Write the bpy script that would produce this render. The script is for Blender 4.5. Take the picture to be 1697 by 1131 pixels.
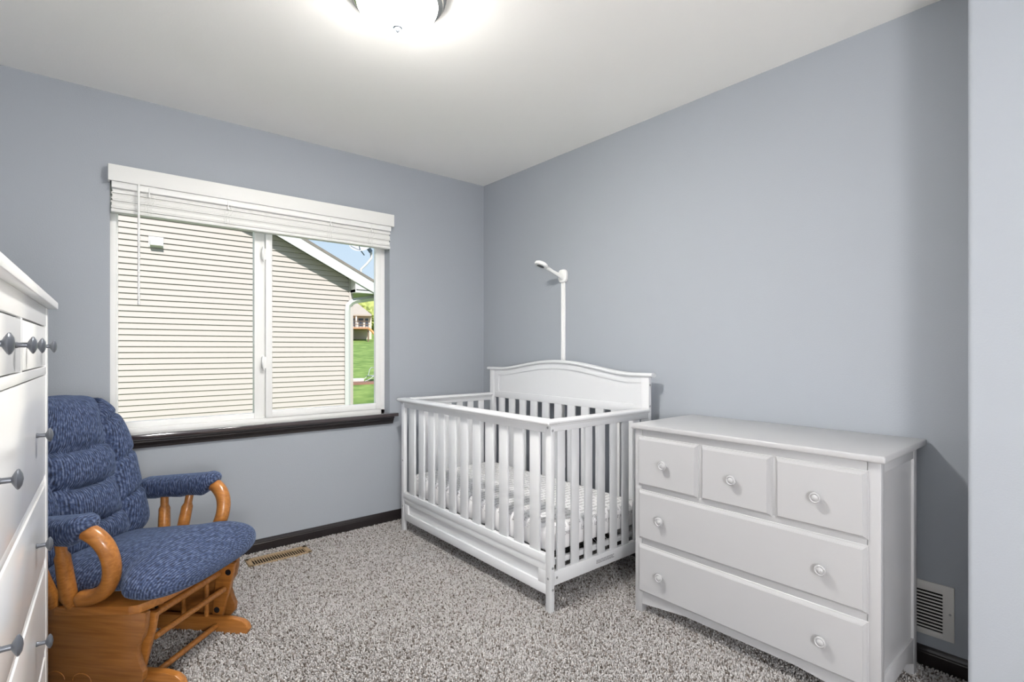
import bpy, bmesh, math, random
import numpy as np
from mathutils import Vector, Matrix

random.seed(7)
rng = np.random.default_rng(7)
scene = bpy.context.scene
for o in list(bpy.data.objects):
    bpy.data.objects.remove(o)
COL = scene.collection


def lin(r, g, b):
    def f(c):
        c /= 255.0
        return c / 12.92 if c <= 0.04045 else ((c + 0.055) / 1.055) ** 2.4
    return (f(r), f(g), f(b), 1.0)


# ------------------------------------------------------------------ camera
CAM_H = 1.165
cam_d = bpy.data.cameras.new('camera')
cam = bpy.data.objects.new('camera', cam_d)
COL.objects.link(cam)
cam.location = (0, 0, CAM_H)
cam.rotation_euler = (math.pi / 2, 0, -math.radians(39.72))
cam_d.sensor_width = 36.0
cam_d.sensor_fit = 'HORIZONTAL'
cam_d.lens = 857.0 / 1697.0 * 36.0
cam_d.shift_y = 14.5 / 1697.0
cam_d.clip_start = 0.02
cam_d.clip_end = 400
scene.camera = cam

# ------------------------------------------------------------------ sky, sun, exposure
SUN_DIR = Vector((0.19, 1.0, -0.79)).normalized()
world = bpy.data.worlds.new('world')
scene.world = world
world.use_nodes = True
wn = world.node_tree
wn.nodes.clear()
w_out = wn.nodes.new('ShaderNodeOutputWorld')
w_bg = wn.nodes.new('ShaderNodeBackground')
w_tc = wn.nodes.new('ShaderNodeTexCoord')
w_sep = wn.nodes.new('ShaderNodeSeparateXYZ')
w_ramp = wn.nodes.new('ShaderNodeValToRGB')       # clear spring sky: pale at the horizon, blue overhead
w_ramp.color_ramp.elements[0].position = 0.0
w_ramp.color_ramp.elements[0].color = (0.50, 0.58, 0.66, 1)
w_ramp.color_ramp.elements[1].position = 1.0
w_ramp.color_ramp.elements[1].color = (0.16, 0.29, 0.55, 1)
e_ = w_ramp.color_ramp.elements.new(0.30)
e_.color = (0.38, 0.50, 0.63, 1)
wn.links.new(w_tc.outputs['Generated'], w_sep.inputs[0])
wn.links.new(w_sep.outputs['Z'], w_ramp.inputs[0])
w_bg.inputs['Strength'].default_value = 0.93
wn.links.new(w_ramp.outputs[0], w_bg.inputs[0])
wn.links.new(w_bg.outputs[0], w_out.inputs[0])

sun_d = bpy.data.lights.new('sun', 'SUN')
sun_d.energy = 3.8
sun_d.angle = math.radians(0.53)
sun_d.color = (1.0, 0.98, 0.955)
sun = bpy.data.objects.new('sun', sun_d)
COL.objects.link(sun)
sun.location = (-3, -12, 12)
sun.rotation_euler = SUN_DIR.to_track_quat('-Z', 'Y').to_euler()

LAMP_STRENGTH = 230.0
FILL_STRENGTH = 44.0  # glow of the fill globe added behind the camera

scene.view_settings.view_transform = 'Standard'
scene.view_settings.look = 'None'
scene.view_settings.exposure = 0.74
scene.view_settings.gamma = 1.0
scene.view_settings.use_curve_mapping = False
scene.cycles.max_bounces = 10
scene.cycles.diffuse_bounces = 5
scene.cycles.use_adaptive_sampling = False
scene.cycles.transparent_max_bounces = 12
scene.cycles.sample_clamp_indirect = 8.0


# ------------------------------------------------------------------ materials
MATS = {}


def new_mat(name):
    m = bpy.data.materials.new(name)
    m.use_nodes = True
    nt = m.node_tree
    b = nt.nodes['Principled BSDF']
    MATS[name] = m
    return m, nt, b


def simple(name, col, rough=0.5, metal=0.0, spec=0.5, bump=0.0, bscale=200.0, var=0.0, vscale=4.0, coat=0.0,
           sheen=0.0):
    m, nt, b = new_mat(name)
    b.inputs['Base Color'].default_value = col
    b.inputs['Roughness'].default_value = rough
    b.inputs['Metallic'].default_value = metal
    b.inputs['Specular IOR Level'].default_value = spec
    b.inputs['Coat Weight'].default_value = coat
    b.inputs['Sheen Weight'].default_value = sheen
    tc = nt.nodes.new('ShaderNodeTexCoord')
    if bump > 0:
        n = nt.nodes.new('ShaderNodeTexNoise')
        n.inputs['Scale'].default_value = bscale
        n.inputs['Detail'].default_value = 3
        bp = nt.nodes.new('ShaderNodeBump')
        bp.inputs['Strength'].default_value = bump
        bp.inputs['Distance'].default_value = 0.002
        nt.links.new(tc.outputs['Object'], n.inputs['Vector'])
        nt.links.new(n.outputs['Fac'], bp.inputs['Height'])
        nt.links.new(bp.outputs[0], b.inputs['Normal'])
    if var > 0:
        n = nt.nodes.new('ShaderNodeTexNoise')
        n.inputs['Scale'].default_value = vscale
        n.inputs['Detail'].default_value = 4
        mx = nt.nodes.new('ShaderNodeMixRGB')
        mx.inputs[1].default_value = tuple(c * (1 - var) for c in col[:3]) + (1,)
        mx.inputs[2].default_value = tuple(min(1, c * (1 + var)) for c in col[:3]) + (1,)
        nt.links.new(tc.outputs['Object'], n.inputs['Vector'])
        nt.links.new(n.outputs['Fac'], mx.inputs[0])
        nt.links.new(mx.outputs[0], b.inputs['Base Color'])
    return m


def wood(name, dark, light, rough=0.3, scale=(2.0, 30.0, 30.0), coat=0.25):
    m, nt, b = new_mat(name)
    tc = nt.nodes.new('ShaderNodeTexCoord')
    mp = nt.nodes.new('ShaderNodeMapping')
    mp.inputs['Scale'].default_value = scale
    n = nt.nodes.new('ShaderNodeTexNoise')
    n.inputs['Scale'].default_value = 3.0
    n.inputs['Detail'].default_value = 6
    n.inputs['Distortion'].default_value = 0.6
    r = nt.nodes.new('ShaderNodeValToRGB')
    r.color_ramp.elements[0].position = 0.3
    r.color_ramp.elements[0].color = dark
    r.color_ramp.elements[1].position = 0.75
    r.color_ramp.elements[1].color = light
    nt.links.new(tc.outputs['Object'], mp.inputs[0])
    nt.links.new(mp.outputs[0], n.inputs['Vector'])
    nt.links.new(n.outputs['Fac'], r.inputs[0])
    nt.links.new(r.outputs[0], b.inputs['Base Color'])
    b.inputs['Roughness'].default_value = rough
    b.inputs['Coat Weight'].default_value = coat
    b.inputs['Coat Roughness'].default_value = 0.12
    return m


def emission(name, col, strength, bowl=True):
    m, nt, b = new_mat(name)
    b.inputs['Base Color'].default_value = (0.9, 0.9, 0.88, 1)
    b.inputs['Emission Color'].default_value = col
    b.inputs['Emission Strength'].default_value = strength
    if not bowl:
        return m
    # frosted bowl: brightest at the bottom under the bulbs, dimmer towards the rim
    tc = nt.nodes.new('ShaderNodeTexCoord')
    sp = nt.nodes.new('ShaderNodeSeparateXYZ')
    mr = nt.nodes.new('ShaderNodeMapRange')
    mr.inputs['From Min'].default_value = -0.080
    mr.inputs['From Max'].default_value = -0.118
    mr.inputs['To Min'].default_value = 0.11 * strength
    mr.inputs['To Max'].default_value = strength
    nt.links.new(tc.outputs['Object'], sp.inputs[0])
    nt.links.new(sp.outputs['Z'], mr.inputs['Value'])
    nt.links.new(mr.outputs[0], b.inputs['Emission Strength'])
    b.inputs['Roughness'].default_value = 0.4
    return m


simple('wall_paint', lin(164, 169, 176), 0.75, spec=0.25, bump=0.22, bscale=170)
simple('ceiling_paint', lin(246, 245, 242), 0.9, spec=0.15, bump=0.15, bscale=120)
simple('white_paint', lin(238, 238, 238), 0.38, bump=0.02, bscale=300)
simple('crib_white', lin(218, 219, 221), 0.42)
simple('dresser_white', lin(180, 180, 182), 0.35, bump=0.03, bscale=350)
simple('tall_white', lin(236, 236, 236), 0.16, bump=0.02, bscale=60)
simple('vinyl_white', lin(240, 240, 238), 0.4)
simple('blind_white', lin(232, 232, 229), 0.5)
simple('espresso', lin(34, 29, 30), 0.3, bump=0.05, bscale=60, var=0.25, vscale=30, coat=0.3)
simple('espresso_gloss', lin(62, 53, 54), 0.12, var=0.15, vscale=30, coat=1.0)
simple('pewter', lin(104, 108, 116), 0.38, metal=0.55)
simple('nickel', lin(200, 198, 194), 0.22, metal=1.0)
simple('bolt_grey', lin(165, 166, 168), 0.4, metal=0.5)
simple('gap_dark', lin(60, 60, 62), 0.8)
simple('black_lens', lin(30, 32, 36), 0.15)
simple('plastic_white', lin(242, 242, 240), 0.3)
simple('register_tan', lin(168, 144, 112), 0.45, metal=0.1)
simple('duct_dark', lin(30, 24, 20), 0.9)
simple('vent_white', lin(214, 212, 208), 0.45)
simple('wire_grey', lin(200, 202, 205), 0.35, metal=0.4)
simple('sheet_white', lin(240, 239, 240), 0.85, bump=0.25, bscale=45)
simple('print_grey', lin(150, 148, 152), 0.9)
simple('siding', lin(175, 165, 158), 0.65, bump=0.05, bscale=40)
simple('trim_white', lin(194, 192, 188), 0.6)
simple('shingle', lin(120, 112, 104), 0.9, var=0.3, vscale=6)
simple('dish_grey', lin(120, 130, 145), 0.5, var=0.3, vscale=8)
simple('mulch', lin(140, 102, 88), 0.95, var=0.35, vscale=5)
simple('far_roof', lin(176, 162, 148), 0.9, var=0.1, vscale=2)
simple('far_wall', lin(205, 190, 175), 0.9)
simple('deck_wood', lin(185, 135, 105), 0.8)
simple('dark_glass', lin(70, 75, 85), 0.2)
simple('slide_orange', lin(205, 140, 80), 0.6)
simple('leaf', lin(165, 170, 95), 0.9, var=0.4, vscale=1.5)
simple('bark', lin(110, 90, 75), 0.9)
simple('steel_grey', lin(165, 165, 165), 0.5, metal=0.3)
simple('stone_pale', lin(205, 195, 185), 0.9, var=0.2, vscale=3)
wood('oak', lin(150, 93, 40), lin(186, 124, 60))
wood('oak_dark', lin(130, 82, 38), lin(160, 106, 54))
emission('lamp_glass', (1.0, 0.97, 0.92, 1), LAMP_STRENGTH)
emission('fill_glass', (1.0, 0.98, 0.96, 1), FILL_STRENGTH, bowl=False)  # emitter for the added fill globe

# grass
m, nt, b = new_mat('grass')
tc = nt.nodes.new('ShaderNodeTexCoord')
n = nt.nodes.new('ShaderNodeTexNoise')
n.inputs['Scale'].default_value = 1.6
n.inputs['Detail'].default_value = 8
r = nt.nodes.new('ShaderNodeValToRGB')
r.color_ramp.elements[0].position = 0.35
r.color_ramp.elements[0].color = lin(98, 126, 48)
r.color_ramp.elements[1].position = 0.7
r.color_ramp.elements[1].color = lin(146, 166, 84)
nt.links.new(tc.outputs['Object'], n.inputs['Vector'])
nt.links.new(n.outputs['Fac'], r.inputs[0])
nt.links.new(r.outputs[0], b.inputs['Base Color'])
b.inputs['Roughness'].default_value = 0.95

# window glass: clear pane with a faint reflection
m, nt, b = new_mat('window_glass')
nt.nodes.remove(b)
o_ = nt.nodes['Material Output']
tr = nt.nodes.new('ShaderNodeBsdfTransparent')
tr.inputs[0].default_value = (0.97, 0.98, 0.98, 1)
gl = nt.nodes.new('ShaderNodeBsdfGlossy')
gl.inputs['Roughness'].default_value = 0.02
lw = nt.nodes.new('ShaderNodeFresnel')
lw.inputs[0].default_value = 1.08
mx = nt.nodes.new('ShaderNodeMixShader')
nt.links.new(lw.outputs[0], mx.inputs[0])
nt.links.new(tr.outputs[0], mx.inputs[1])
nt.links.new(gl.outputs[0], mx.inputs[2])
nt.links.new(mx.outputs[0], o_.inputs[0])

# carpet base and carpet tufts
m, nt, b = new_mat('carpet_base')
tc = nt.nodes.new('ShaderNodeTexCoord')
n = nt.nodes.new('ShaderNodeTexNoise')
n.inputs['Scale'].default_value = 150
n.inputs['Detail'].default_value = 4
r = nt.nodes.new('ShaderNodeValToRGB')
r.color_ramp.elements[0].position = 0.35
r.color_ramp.elements[0].color = lin(96, 84, 74)
r.color_ramp.elements[1].position = 0.65
r.color_ramp.elements[1].color = lin(196, 184, 172)
nt.links.new(tc.outputs['Object'], n.inputs['Vector'])
nt.links.new(n.outputs['Fac'], r.inputs[0])
nt.links.new(r.outputs[0], b.inputs['Base Color'])
b.inputs['Roughness'].default_value = 1.0
b.inputs['Specular IOR Level'].default_value = 0.1
m, nt, b = new_mat('carpet_tuft')
at = nt.nodes.new('ShaderNodeAttribute')
at.attribute_name = 'yarn'
nt.links.new(at.outputs['Color'], b.inputs['Base Color'])
b.inputs['Roughness'].default_value = 1.0
b.inputs['Specular IOR Level'].default_value = 0.1

# chenille upholstery, UV in metres
m, nt, b = new_mat('chenille')
tc = nt.nodes.new('ShaderNodeTexCoord')
mp = nt.nodes.new('ShaderNodeMapping')
mp.inputs['Scale'].default_value = (140, 58, 1)
mp.inputs['Rotation'].default_value = (0, 0, 0.10)
n1 = nt.nodes.new('ShaderNodeTexNoise')
n1.inputs['Scale'].default_value = 1.0
n1.inputs['Detail'].default_value = 2
wv = nt.nodes.new('ShaderNodeTexWave')
wv.wave_type = 'BANDS'
wv.bands_direction = 'X'
mp2 = nt.nodes.new('ShaderNodeMapping')
mp2.inputs['Rotation'].default_value = (0, 0, 0.10)
wv.inputs['Scale'].default_value = 38.0
wv.inputs['Distortion'].default_value = 0.2
wv.inputs['Detail'].default_value = 2
wv.inputs['Detail Scale'].default_value = 3
rp = nt.nodes.new('ShaderNodeValToRGB')
els = rp.color_ramp.elements
els[0].position = 0.30
els[0].color = lin(32, 39, 58)
els[1].position = 0.74
els[1].color = lin(100, 111, 138)
e = els.new(0.5)
e.color = lin(50, 65, 98)
add = nt.nodes.new('ShaderNodeMath')
add.operation = 'MULTIPLY_ADD'
add.inputs[1].default_value = 0.20
nt.links.new(tc.outputs['UV'], mp.inputs[0])
nt.links.new(tc.outputs['UV'], mp2.inputs[0])
nt.links.new(mp.outputs[0], n1.inputs['Vector'])
nt.links.new(mp2.outputs[0], wv.inputs['Vector'])
sub = nt.nodes.new('ShaderNodeMath')
sub.operation = 'SUBTRACT'
sub.inputs[1].default_value = 0.10
nt.links.new(n1.outputs['Fac'], sub.inputs[0])
nt.links.new(wv.outputs['Fac'], add.inputs[0])
nt.links.new(sub.outputs[0], add.inputs[2])
nt.links.new(add.outputs[0], rp.inputs[0])
nt.links.new(rp.outputs[0], b.inputs['Base Color'])
bp = nt.nodes.new('ShaderNodeBump')
bp.inputs['Strength'].default_value = 0.7
bp.inputs['Distance'].default_value = 0.004
nt.links.new(add.outputs[0], bp.inputs['Height'])
nt.links.new(bp.outputs[0], b.inputs['Normal'])
b.inputs['Roughness'].default_value = 0.9
b.inputs['Sheen Weight'].default_value = 0.25
b.inputs['Sheen Roughness'].default_value = 0.4
b.inputs['Sheen Tint'].default_value = lin(170, 195, 235)


# ------------------------------------------------------------------ mesh helpers
class B:
    """collects shapes into one bmesh"""

    def strip(self, ys, zlo, zhi, x0, x1):
        """board lying in the YZ plane between two curves"""
        return self.rings([[(x0, y, zlo(y)), (x1, y, zlo(y)), (x1, y, zhi(y)), (x0, y, zhi(y))] for y in ys])

    def __init__(self):
        self.bm = bmesh.new()

    def box(self, x0, x1, y0, y1, z0, z1, bev=0.0, seg=2):
        t = bmesh.new()
        bmesh.ops.create_cube(t, size=1.0)
        for v in t.verts:
            v.co = Vector(((x0 + x1) / 2 + v.co.x * (x1 - x0), (y0 + y1) / 2 + v.co.y * (y1 - y0),
                           (z0 + z1) / 2 + v.co.z * (z1 - z0)))
        if bev > 0:
            bmesh.ops.bevel(t, geom=list(t.edges), offset=bev, segments=seg, affect='EDGES', profile=0.5)
        self.merge(t)
        return self

    def merge(self, t):
        me = bpy.data.meshes.new('tmp')
        t.to_mesh(me)
        t.free()
        self.bm.from_mesh(me)
        bpy.data.meshes.remove(me)

    def prism(self, pts, axis, a0, a1, bev=0.0, seg=2):
        t = bmesh.new()

        def mk(p, a):
            if axis == 'X':
                return (a, p[0], p[1])
            if axis == 'Y':
                return (p[0], a, p[1])
            return (p[0], p[1], a)
        v0 = [t.verts.new(mk(p, a0)) for p in pts]
        v1 = [t.verts.new(mk(p, a1)) for p in pts]
        k = len(pts)
        t.faces.new(v0)
        t.faces.new(v1[::-1])
        for i in range(k):
            t.faces.new((v0[i], v1[i], v1[(i + 1) % k], v0[(i + 1) % k]))
        bmesh.ops.recalc_face_normals(t, faces=list(t.faces))
        if bev > 0:
            bmesh.ops.bevel(t, geom=list(t.edges), offset=bev, segments=seg, affect='EDGES', profile=0.5)
        self.merge(t)
        return self

    def rings(self, rings, cap=True, closed=True):
        t = bmesh.new()
        vs = [[t.verts.new(p) for p in ring] for ring in rings]
        k = len(rings[0])
        for i in range(len(vs) - 1):
            for j in range(k if closed else k - 1):
                t.faces.new((vs[i][j], vs[i][(j + 1) % k], vs[i + 1][(j + 1) % k], vs[i + 1][j]))
        if cap:
            t.faces.new(vs[0][::-1])
            t.faces.new(vs[-1])
        bmesh.ops.recalc_face_normals(t, faces=list(t.faces))
        self.merge(t)
        return self

    def tube(self, path, rad, seg=12, flat=None):
        path = [Vector(p) for p in path]
        k = len(path)
        rads = rad if isinstance(rad, (list, tuple)) else [rad] * k
        rings = []
        up = None
        for i in range(k):
            d = (path[min(i + 1, k - 1)] - path[max(i - 1, 0)]).normalized()
            if up is None:
                up = Vector((0, 0, 1)) if abs(d.z) < 0.9 else Vector((0, 1, 0))
            x = d.cross(up).normalized()
            up = x.cross(d).normalized()
            rr = rads[i]
            fx = flat if flat else 1.0
            rings.append([path[i] + x * rr * fx * math.cos(2 * math.pi * j / seg) + up * rr * math.sin(2 * math.pi * j / seg)
                          for j in range(seg)])
        return self.rings(rings)

    def lathe(self, prof, origin, axis, seg=20):
        """prof: list of (radius, distance along axis)"""
        ax = Vector(axis).normalized()
        up = Vector((0, 0, 1)) if abs(ax.z) < 0.9 else Vector((1, 0, 0))
        x = ax.cross(up).normalized()
        y = ax.cross(x).normalized()
        o = Vector(origin)
        rings = [[o + ax * h + (x * math.cos(2 * math.pi * j / seg) + y * math.sin(2 * math.pi * j / seg)) * max(r, 1e-5)
                  for j in range(seg)] for r, h in prof]
        return self.rings(rings)


ORIG = {}


def setp(o, label=None, cat=None, group=None, kind=None):
    if label:
        o['label'] = label
    if cat:
        o['category'] = cat
    if group:
        o['group'] = group
    if kind:
        o['kind'] = kind
    return o


def thing(name, label, cat, loc, rotz=0.0, group=None, kind=None, local=False):
    o = bpy.data.objects.new(name, None)
    COL.objects.link(o)
    o.location = loc
    o.rotation_euler = (0, 0, rotz)
    o.empty_display_size = 0.1
    setp(o, label, cat, group, kind)
    ORIG[o.name] = Vector((0, 0, 0)) if local else Vector(loc)
    return o


def obj(name, b, mat, parent=None, label=None, cat=None, group=None, kind=None, smooth=True, angle=35, origin=None):
    """link collected shapes as one mesh object; shapes are given in world space unless the root was made local"""
    bm = b.bm if isinstance(b, B) else b
    me = bpy.data.meshes.new(name)
    org = ORIG[parent.name] if parent is not None else Vector(origin or (0, 0, 0))
    if org.length > 0:
        bmesh.ops.translate(bm, verts=list(bm.verts), vec=-org)
    bm.to_mesh(me)
    bm.free()
    finish(me, mat, smooth, angle)
    o = bpy.data.objects.new(name, me)
    COL.objects.link(o)
    if parent is not None:
        o.parent = parent
        ORIG[o.name] = org
    elif org.length > 0:
        o.location = org
        ORIG[o.name] = org
    else:
        ORIG[o.name] = Vector((0, 0, 0))
    setp(o, label, cat, group, kind)
    return o


def finish(me, mat, smooth=True, angle=35):
    if mat:
        me.materials.append(MATS[mat])
    if smooth and len(me.polygons):
        me.polygons.foreach_set('use_smooth', [True] * len(me.polygons))
        me.set_sharp_from_angle(angle=math.radians(angle))


def dup(o, dloc, parent=None):
    c = o.copy()
    COL.objects.link(c)
    c.location = Vector(o.location) + Vector(dloc)
    c.parent = parent if parent is not None else o.parent
    ORIG[c.name] = ORIG.get(o.name, Vector((0, 0, 0)))
    return c


# ------------------------------------------------------------------ room shell
XR, YW, ZC = 2.406, 3.24, 2.44
XL, YB = -0.66, -2.0
ZF = -0.010
XN, YN = 2.00, 0.314          # end of the entry wall beside the camera

obj('floor', B().box(XL - 0.1, XR + 0.1, YB - 0.1, YW + 0.1, -0.15, ZF), 'carpet_base', kind='structure')
obj('ceiling', B().box(XL - 0.1, XR + 0.1, YB - 0.1, YW + 0.16, ZC, ZC + 0.25), 'ceiling_paint', kind='structure')
WX0, WX1, WZ0, WZ1 = 0.105, 1.609, 0.715, 2.05
wb = B()
wb.box(XL - 0.1, WX0, YW, YW + 0.16, -0.15, ZC)
wb.box(WX1, XR + 0.1, YW, YW + 0.16, -0.15, ZC)
wb.box(WX0, WX1, YW, YW + 0.16, -0.15, WZ0)
wb.box(WX0, WX1, YW, YW + 0.16, WZ1, ZC)
obj('wall_window', wb, 'wall_paint', kind='structure')
obj('wall_right', B().box(XR, XR + 0.1, YB, YW, -0.15, ZC), 'wall_paint', kind='structure')
obj('wall_left', B().box(XL - 0.1, XL, YB, YW, -0.15, ZC), 'wall_paint', kind='structure')
obj('wall_back', B().box(XL - 0.1, XR + 0.1, YB - 0.1, YB, -0.15, ZC), 'wall_paint', kind='structure')
# the end of the wall beside the entry, with a bullnose corner
r0 = 0.014
pts = [(XR, YN), (XR, YB), (XN, YB)]
for i in range(7):
    a = math.pi - i / 6 * math.pi / 2
    pts.append((XN + r0 + r0 * math.cos(a), YN - r0 + r0 * math.sin(a)))
obj('wall_entry', B().prism(pts, 'Z', -0.15, ZC), 'wall_paint', kind='structure')


def baseboard(name, p0, p1, nrm):
    """profiled board from p0 to p1, nrm points into the room"""
    prof = [(0.0, ZF), (0.013, ZF), (0.013, 0.044), (0.011, 0.047), (0.011, 0.052), (0.007, 0.060), (0.006, 0.068),
            (0.0, 0.068)]
    p0, p1, nrm = Vector(p0), Vector(p1), Vector(nrm)
    rings = [[Vector((p.x, p.y, 0)) + nrm * a + Vector((0, 0, z)) for a, z in prof] for p in (p0, p1)]
    return obj(name, B().rings(rings), 'espresso', kind='structure', angle=20)


baseboard('baseboard_window', (XL, YW, 0), (XR, YW, 0), (0, -1, 0))
baseboard('baseboard_right', (XR, YN, 0), (XR, YW - 0.013, 0), (-1, 0, 0))
baseboard('baseboard_left', (XL, YB, 0), (XL, YW - 0.013, 0), (1, 0, 0))

# ------------------------------------------------------------------ window
win = thing('window_1', 'white vinyl sliding window with two panes', 'window', (0.857, YW + 0.07, WZ0), kind='structure')
FY0, FY1 = YW + 0.075, YW + 0.145
fb = B()
fb.box(WX0, 0.133, FY0, FY1, WZ0, WZ1, 0.003)
fb.box(1.580, WX1, FY0, FY1, WZ0, WZ1, 0.003)
fb.box(WX0, WX1, FY0, FY1, WZ0 - 0.0, 0.757, 0.003)
fb.box(WX0, WX1, FY0, FY1, 2.0, WZ1, 0.003)
obj('window_frame', fb, 'vinyl_white', win)
s1 = B()   # fixed pane bead, further out
s1.box(0.133, 0.142, FY0 + 0.03, FY1 - 0.005, 0.757, 2.0, 0.002)
s1.box(0.785, 0.842, FY0 + 0.022, FY1 - 0.005, 0.757, 2.0, 0.003)
s1.box(0.133, 0.842, FY0 + 0.028, FY1 - 0.005, 0.757, 0.788, 0.002)
sash1 = obj('fixed_sash', s1, 'vinyl_white', win)
obj('window_pane', B().box(0.142, 0.787, FY0 + 0.044, FY0 + 0.048, 0.786, 2.0), 'window_glass', sash1)
s2 = B()   # sliding sash, nearer the room
s2.box(0.842, 0.878, FY0 - 0.006, FY0 + 0.026, 0.757, 2.0, 0.003)
s2.box(1.540, 1.580, FY0 - 0.006, FY0 + 0.026, 0.757, 2.0, 0.003)
s2.box(0.875, 1.543, FY0 - 0.004, FY0 + 0.026, 0.757, 0.799, 0.003)
sash2 = obj('sliding_sash', s2, 'vinyl_white', win)
obj('window_pane', B().box(0.876, 1.542, FY0 + 0.009, FY0 + 0.013, 0.797, 2.0), 'window_glass', sash2)
for zc in (1.735, 1.088):
    lb = B().box(0.822, 0.845, FY0 - 0.008, FY0 + 0.02, zc - 0.035, zc + 0.035, 0.005)
    lb.tube([(0.826, FY0 - 0.008, zc + 0.04), (0.819, FY0 - 0.022, zc + 0.01), (0.822, FY0 - 0.022, zc - 0.02),
             (0.832, FY0 - 0.006, zc - 0.045)], 0.005, 8)
    obj('window_latch', lb, 'vinyl_white', sash2)

# dark stool and moulded apron under the window
tb = B()
tb.box(0.095, 1.655, YW - 0.045, YW + 0.076, 0.713, 0.736, 0.004, 3)
sill = obj('trim_1', tb, 'espresso_gloss', label='dark glossy window stool board under the sliding window', kind='structure')
ap = B()
prof = [(0.0, 0.713), (-0.034, 0.713), (-0.034, 0.704), (-0.026, 0.700), (-0.026, 0.693), (-0.020, 0.684), (-0.018, 0.678),
        (-0.014, 0.674), (-0.013, 0.664), (0.0, 0.662)]
ap.rings([[(x, YW + a, z) for a, z in prof] for x in (0.125, 1.628)])
obj('trim_2', ap, 'espresso', label='dark moulded apron below the window stool', kind='structure', angle=20)

# ------------------------------------------------------------------ window blind
bl = thing('window_blind', 'white faux wood blind drawn up under its valance above the window', 'blind', (0.857, YW, 1.85))
VY = YW - 0.052
vb = B()
vb.box(0.096, 1.618, VY, VY + 0.012, 1.994, 2.074, 0.002)
vb.box(0.096, 0.104, VY + 0.010, YW, 1.994, 2.074, 0.001)
vb.box(1.606, 1.618, VY + 0.010, YW, 1.994, 2.074, 0.001)
obj('valance', vb, 'blind_white', bl)
obj('head_rail', B().box(0.110, 1.602, VY + 0.014, YW + 0.055, 1.964, 2.040, 0.003), 'vinyl_white', bl)
SL0 = None
nsl = 23
for i in range(nsl):
    z = 1.867 + i * 0.00418
    if SL0 is None:
        rings = []
        for x in (0.112, 1.602):
            top = [(x, -0.025 + 0.05 * t, 0.0036 + 0.0010 * math.sin(math.pi * t)) for t in (0, .25, .5, .75, 1)]
            bot = [(x, 0.025 - 0.05 * t, 0.0006 * math.sin(math.pi * t)) for t in (0, .5, 1)]
            rings.append([Vector((p[0], p[1] + YW, p[2] + 1.85)) for p in top + bot])
        SL0 = obj('blind_slat', B().rings(rings), 'blind_white', bl)
        s = SL0
    else:
        s = dup(SL0, (0, 0, 0))
    grp = (i // 3) % 3
    s.location = (random.uniform(-0.004, 0.004), YW + 0.008 + 0.004 * (grp - 1) + random.uniform(-0.001, 0.001) - YW, z - 1.85)
    s.rotation_euler = (random.uniform(-0.015, 0.015), 0, 0)
obj('bottom_rail', B().box(0.108, 1.606, YW - 0.018, YW + 0.034, 1.848, 1.866, 0.004), 'blind_white', bl)
obj('tilt_wand', B().tube([(0.218, YW - 0.046, 2.0), (0.218, YW - 0.046, 1.390)], 0.0055, 6), 'vinyl_white', bl)
for x in (0.262, 0.62, 1.19, 1.46):
    obj('lift_cord', B().tube([(x, YW - 0.042, 1.985), (x, YW - 0.042, 1.950)], 0.0025, 6)
        .lathe([(0.001, 0), (0.005, 0.002), (0.006, 0.008), (0.003, 0.014)], (x, YW - 0.042, 1.952), (0, 0, -1), 10), 'plastic_white', bl)
    lc = B()
    for sx in (-0.012, 0.0, 0.014):
        lc.tube([(x + sx, YW - 0.027, 1.965), (x + sx * 1.4 + 0.006, YW - 0.032, 1.93), (x + sx - 0.006, YW - 0.028, 1.89),
                 (x + sx, YW - 0.026, 1.852)], 0.0012, 5)
    obj('ladder_cord', lc, 'blind_white', bl)

# ------------------------------------------------------------------ ceiling lamp and added fill lamp


def flush_lamp(loc, glass, label):
    x, y = loc
    t = thing('ceiling_lamp', label, 'lamp', (x, y, ZC))
    ring = [(0.12, 0.0), (0.172, 0.0), (0.174, 0.006), (0.168, 0.010), (0.170, 0.022), (0.163, 0.027), (0.160, 0.036),
            (0.150, 0.042), (0.143, 0.042), (0.141, 0.030), (0.12, 0.030)]
    obj('lamp_canopy', B().lathe(ring, (x, y, ZC), (0, 0, -1), 48), 'nickel', t)
    dome = [(0.142, 0.034)] + [(0.142 * math.cos(a), 0.042 + 0.080 * math.sin(a)) for a in [i / 10 * math.pi / 2 for i in range(10)]] + [(0.004, 0.122)]
    obj('glass_dome', B().lathe(dome, (x, y, ZC), (0, 0, -1), 40), glass, t)
    fin = [(0.019, 0.117), (0.0195, 0.124), (0.017, 0.128), (0.012, 0.130), (0.012, 0.133), (0.0085, 0.138), (0.005, 0.142), (0.001, 0.144)]
    obj('finial', B().lathe(fin, (x, y, ZC), (0, 0, -1), 20), 'pewter', t)
    return t


flush_lamp((0.865, 1.68), 'lamp_glass', 'frosted glass dome ceiling lamp with brushed nickel ring over the room')

pn = thing('fill_lamp', 'added fill light shaped as a globe floor lamp, unseen behind the camera', 'lamp', (-0.10, -1.00, ZF))  # invented lamp, added out of view to brighten the room
obj('fill_lamp_base', B().lathe([(0.14, 0.0), (0.14, 0.012), (0.12, 0.02), (0.02, 0.03)], (-0.10, -1.00, ZF), (0, 0, 1), 32), 'nickel', pn)
obj('fill_lamp_pole', B().tube([(-0.10, -1.00, 0.01), (-0.10, -1.00, 0.87)], 0.011, 12), 'nickel', pn)
obj('fill_globe', B().lathe([(0.22 * math.sin(a), -0.22 * math.cos(a)) for a in [math.pi * (i + 0.02) / 10.04 for i in range(11)]], (-0.10, -1.00, 1.08), (0, 0, 1), 16), 'fill_glass', pn)

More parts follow.
